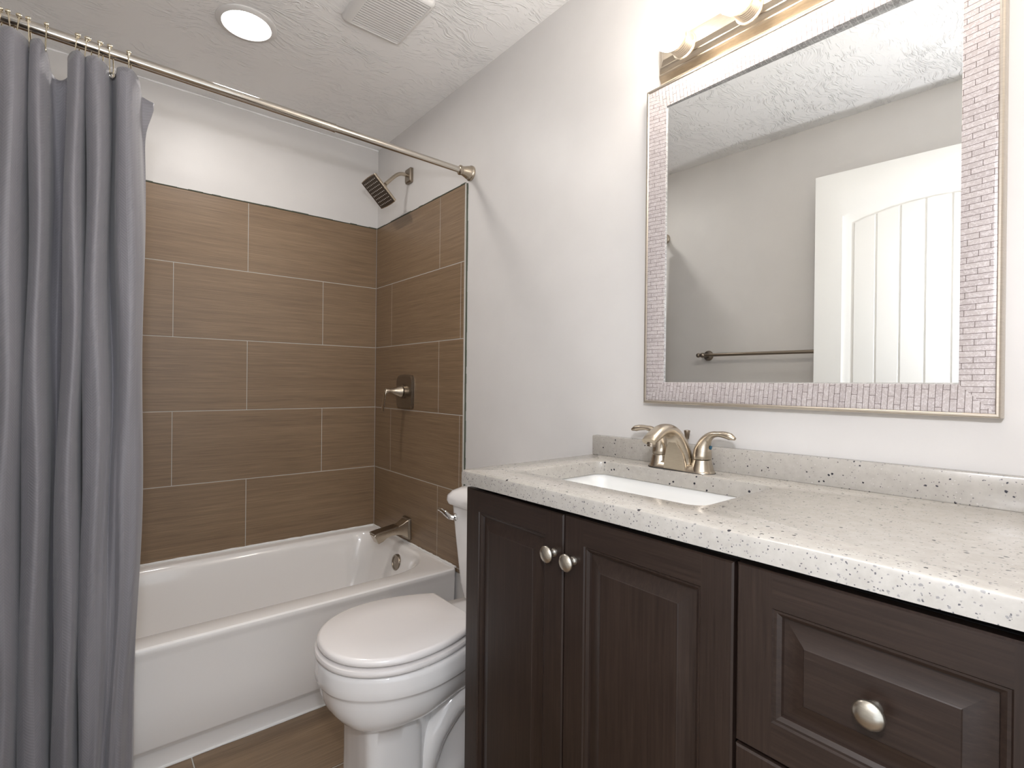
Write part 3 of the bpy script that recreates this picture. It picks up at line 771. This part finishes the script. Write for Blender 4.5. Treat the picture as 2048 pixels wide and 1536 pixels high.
loft(bm, LL); mk('spout', bm, NICK, fa, 50)
bm = bmesh.new(); lathe(bm, [(.0105, 0), (.0105, .008), (.0095, .009), (.0095, .0125), (.008, .013)], (FXC-.1155, FYC, FZ+.0755), (-.12, 0, -1), 24); mk('aerator', bm, NICKD, fa)
# shield-shaped front face under the arch
bm = bmesh.new()
half = [(.0315, .0022), (.0292, .016), (.0258, .032), (.0215, .046), (.0165, .058), (.0105, .068), (.0045, .0735)]
sh_pts = [(-w, z) for w, z in half[:1]] + [(w, z) for w, z in half] + [(-w, z) for w, z in reversed(half[1:])]
def shx(z): return FXC-.0268-.012*(z/.08)**1.6
l0 = loop(bm, [(FXC-.005-.02*(z/.08), FYC+y, FZ+z) for y, z in sh_pts]); l1 = loop(bm, [(shx(z)+.002, FYC+y*.985, FZ+z) for y, z in sh_pts]); l2 = loop(bm, [(shx(z), FYC+y*.93, FZ+.0022+(z-.0022)*.96) for y, z in sh_pts])
bridge(bm, l0, l1); bridge(bm, l1, l2); bm.faces.new(l2); bm.faces.new(l0); mk('spout_face', bm, NICK, fa, 40)
bm = bmesh.new(); tube(bm, [(FXC+.026, FYC, FZ+.01), (FXC+.026, FYC, FZ+.074)], .0022, 10)
lathe(bm, [(.0045, .0), (.005, .004), (.0062, .012), (.0075, .0185), (.0072, .0205), (.004, .0212)], (FXC+.026, FYC, FZ+.072), (0, 0, 1), 20)
mk('pop_up_rod', bm, NICKD, fa)

# ================================================================== MIRROR
mi = thing('wall_mirror', 'large rectangular mirror in a pearly mosaic frame above the vanity', 'mirror', (0, -2.0435, 1.485))
MY0, MY1, MZ0, MZ1 = -1.699, -2.388, 1.0765, 1.892
def ml(i, x): return [(x, MY0-i, MZ0+i), (x, MY1+i, MZ0+i), (x, MY1+i, MZ1-i), (x, MY0-i, MZ1-i)]
def frame_band(name, prof, mat, uv=False, vscale=1):
    bm = bmesh.new(); lay = bm.loops.layers.uv.new('UVMap'); Ls = [loop(bm, ml(i, x)) for i, x in prof]
    dist = [0]
    for (i0, x0), (i1, x1) in zip(prof, prof[1:]): dist.append(dist[-1]+math.hypot(i1-i0, x1-x0))
    for k, (a, b) in enumerate(zip(Ls, Ls[1:])):
        for s in range(4):
            j = (s+1) % 4
            f = bm.faces.new((a[s], a[j], b[j], b[s]))
            along = (lambda v: -v.co.y) if s in (0, 2) else (lambda v: v.co.z)
            for lp in f.loops:
                lp[lay].uv = ((dist[k] if lp.vert in (a[s], a[j]) else dist[k+1])+s*.37, along(lp.vert))
    return mk(name, bm, mat, mi, 30)
frame_band('outer_molding', [(0, .0078), (0, -.020), (.001, -.0225), (.003, -.0235), (.0058, -.023), (.0072, -.0212), (.0078, -.0195)], SILVER)
frame_band('mosaic_band', [(.0076, -.0205), (.0095, -.0212), (.012, -.0210), (.053, -.0128), (.0545, -.0120)], MOSAIC)
frame_band('inner_tile_trim', [(.0545, -.0120), (.0575, .006)], MINI)
bm = bmesh.new(); gl0 = loop(bm, [(x-.0110+.0236*(-1.70-y), y, z) for x, y, z in ml(.0535, .0016)]); gl1 = loop(bm, [(v.co.x+.001, v.co.y, v.co.z) for v in gl0]); bridge(bm, gl0, gl1); bm.faces.new(gl0); bm.faces.new(gl1)
mk('mirror_glass', bm, MIRROR, mi, 30)

# ================================================================== VANITY LIGHT
vl = thing('vanity_light', 'nickel vanity light bar with glowing round bulbs above the mirror', 'wall light', (0, -2.06, 1.94))
bm = bmesh.new()
BY0, BY1, BZ0, BZ1 = -1.728, -2.40, 1.908, 2.0
def bl2(iy, iz, x): return [(x, BY0-iy, BZ0+iz), (x, BY1+iy, BZ0+iz), (x, BY1+iy, BZ1-iz), (x, BY0-iy, BZ1-iz)]
loft(bm, [bl2(0, 0, .0078), bl2(0, 0, -.002), bl2(.002, .003, -.006), bl2(.006, .006, -.017), bl2(.009, .0095, -.022), bl2(.012, .012, -.0225), bl2(.016, .0155, -.030), bl2(.02, .0195, -.034), bl2(.024, .0215, -.0345), bl2(.03, .026, -.041), bl2(.036, .029, -.045)])
mk('backplate', bm, LAMPM, vl, 25)
for k in range(4):
    by = -1.824-.1585*k; bz = 1.9435
    bm = bmesh.new()
    pr = [(.031, 0), (.031, .003), (.0275, .0045)]
    for q in range(5): pr += [(.0275, .006+q*.006), (.0262, .0085+q*.006), (.0275, .011+q*.006)]
    pr += [(.0275, .042), (.0255, .0425), (.025, .03), (.018, .012)]
    lathe(bm, pr, (-.0448, by, bz), (-1, 0, 0), 36); sk_ = mk('socket', bm, LAMPM, vl, 40)
    bm = bmesh.new()
    lathe(bm, [(.014, 0), (.015, .012), (.019, .022), (.027, .028), (.034, .039), (.0368, .051), (.0368, .057), (.0345, .069), (.0285, .080), (.019, .0875), (.009, .091), (.001, .0915)], (-.0575, by, bz), (-1, 0, 0), 32)
    mk('bulb', bm, BULBM, vl, 80, label='glowing round bulb')

# ================================================================== CEILING FITTINGS
dl = thing('recessed_light', 'round lit recessed downlight in the ceiling above the tub', 'ceiling light', (-.748, -.602, ZC))
bm = bmesh.new(); lathe(bm, [(.093, 0), (.093, .003), (.089, .006), (.076, .0085), (.0705, .006), (.070, .0)], (-.748, -.602, ZC), (0, 0, -1), 48, False); mk('trim_ring', bm, TRIMW, dl)
bm = bmesh.new(); lathe(bm, [(.0705, .0), (.0705, .0045), (.03, .0055), (.002, .0055)], (-.748, -.602, ZC), (0, 0, -1), 48); mk('diffuser', bm, DOWNM, dl, label='glowing white diffuser')
ev = thing('exhaust_fan', 'square white louvred exhaust fan grille in the ceiling', 'vent', (-.414, -.98, ZC))
EX0, EX1, EY0, EY1 = -.519, -.309, -1.108, -.846
bm = bmesh.new()
def ef(i, z, r): return [(x, y, z) for x, y in rr(EX0+i, EX1-i, EY0+i, EY1-i, r, 6)]
def ei(i, z): return [(x, y, z) for x, y in rr(EX0+.030+i, EX1-.016-i, EY0+.018+i, EY1-.018-i, .003, 6)]
loft(bm, [ef(0, ZC, .016), ef(0, ZC-.008, .016), ef(.004, ZC-.014, .014), ef(.012, ZC-.018, .012), ei(-.004, ZC-.0185), ei(0, ZC-.016), ei(0, ZC-.004)], False, False)
mk('grille_frame', bm, TRIMW, ev, 40)
bm = bmesh.new(); box(bm, EX0+.028, EX1-.014, EY0+.016, EY1-.016, ZC-.004, ZC-.0005); mk('fan_housing', bm, LOUVER, ev)
nl_ = 20
for k in range(nl_):
    y = EY0+.018+(EY1-EY0-.036)*(k+.5)/nl_
    bm = bmesh.new(); box(bm, EX0+.029, EX1-.015, y-.0038, y+.0038, ZC-.0175, ZC-.0145, .0008, 1); mk('louver', bm, TRIMW, ev)

# ================================================================== TOWEL BAR (seen in the mirror)
tb = thing('towel_bar', 'dark nickel towel bar on the left wall reflected in the mirror', 'towel bar', (-1.38, -1.34, 1.283))
Y_A, Y_B = -1.117, -1.70
bm = bmesh.new(); tube(bm, [(wall_left_x(Y_A)+.067, Y_A+.018, 1.283), (wall_left_x(Y_B)+.067, Y_B-.018, 1.283)], .0085, 20); mk('bar', bm, NICKD, tb)
for y in (Y_A, Y_B):
    xw = wall_left_x(y); bm = bmesh.new()
    lathe(bm, [(.027, 0), (.027, .004), (.023, .010), (.012, .014), (.0095, .03), (.0095, .055), (.0125, .06), (.0135, .067), (.0125, .074), (.008, .079), (.002, .081)], (xw+.0003, y, 1.283), (1, 0, 0), 32)
    mk('post', bm, NICKD, tb)
    bm = bmesh.new(); s = 1 if y == Y_A else -1
    sphere(bm, (xw+.067, y+s*.024, 1.283), .012, 18, 12); mk('finial', bm, NICKD, tb)
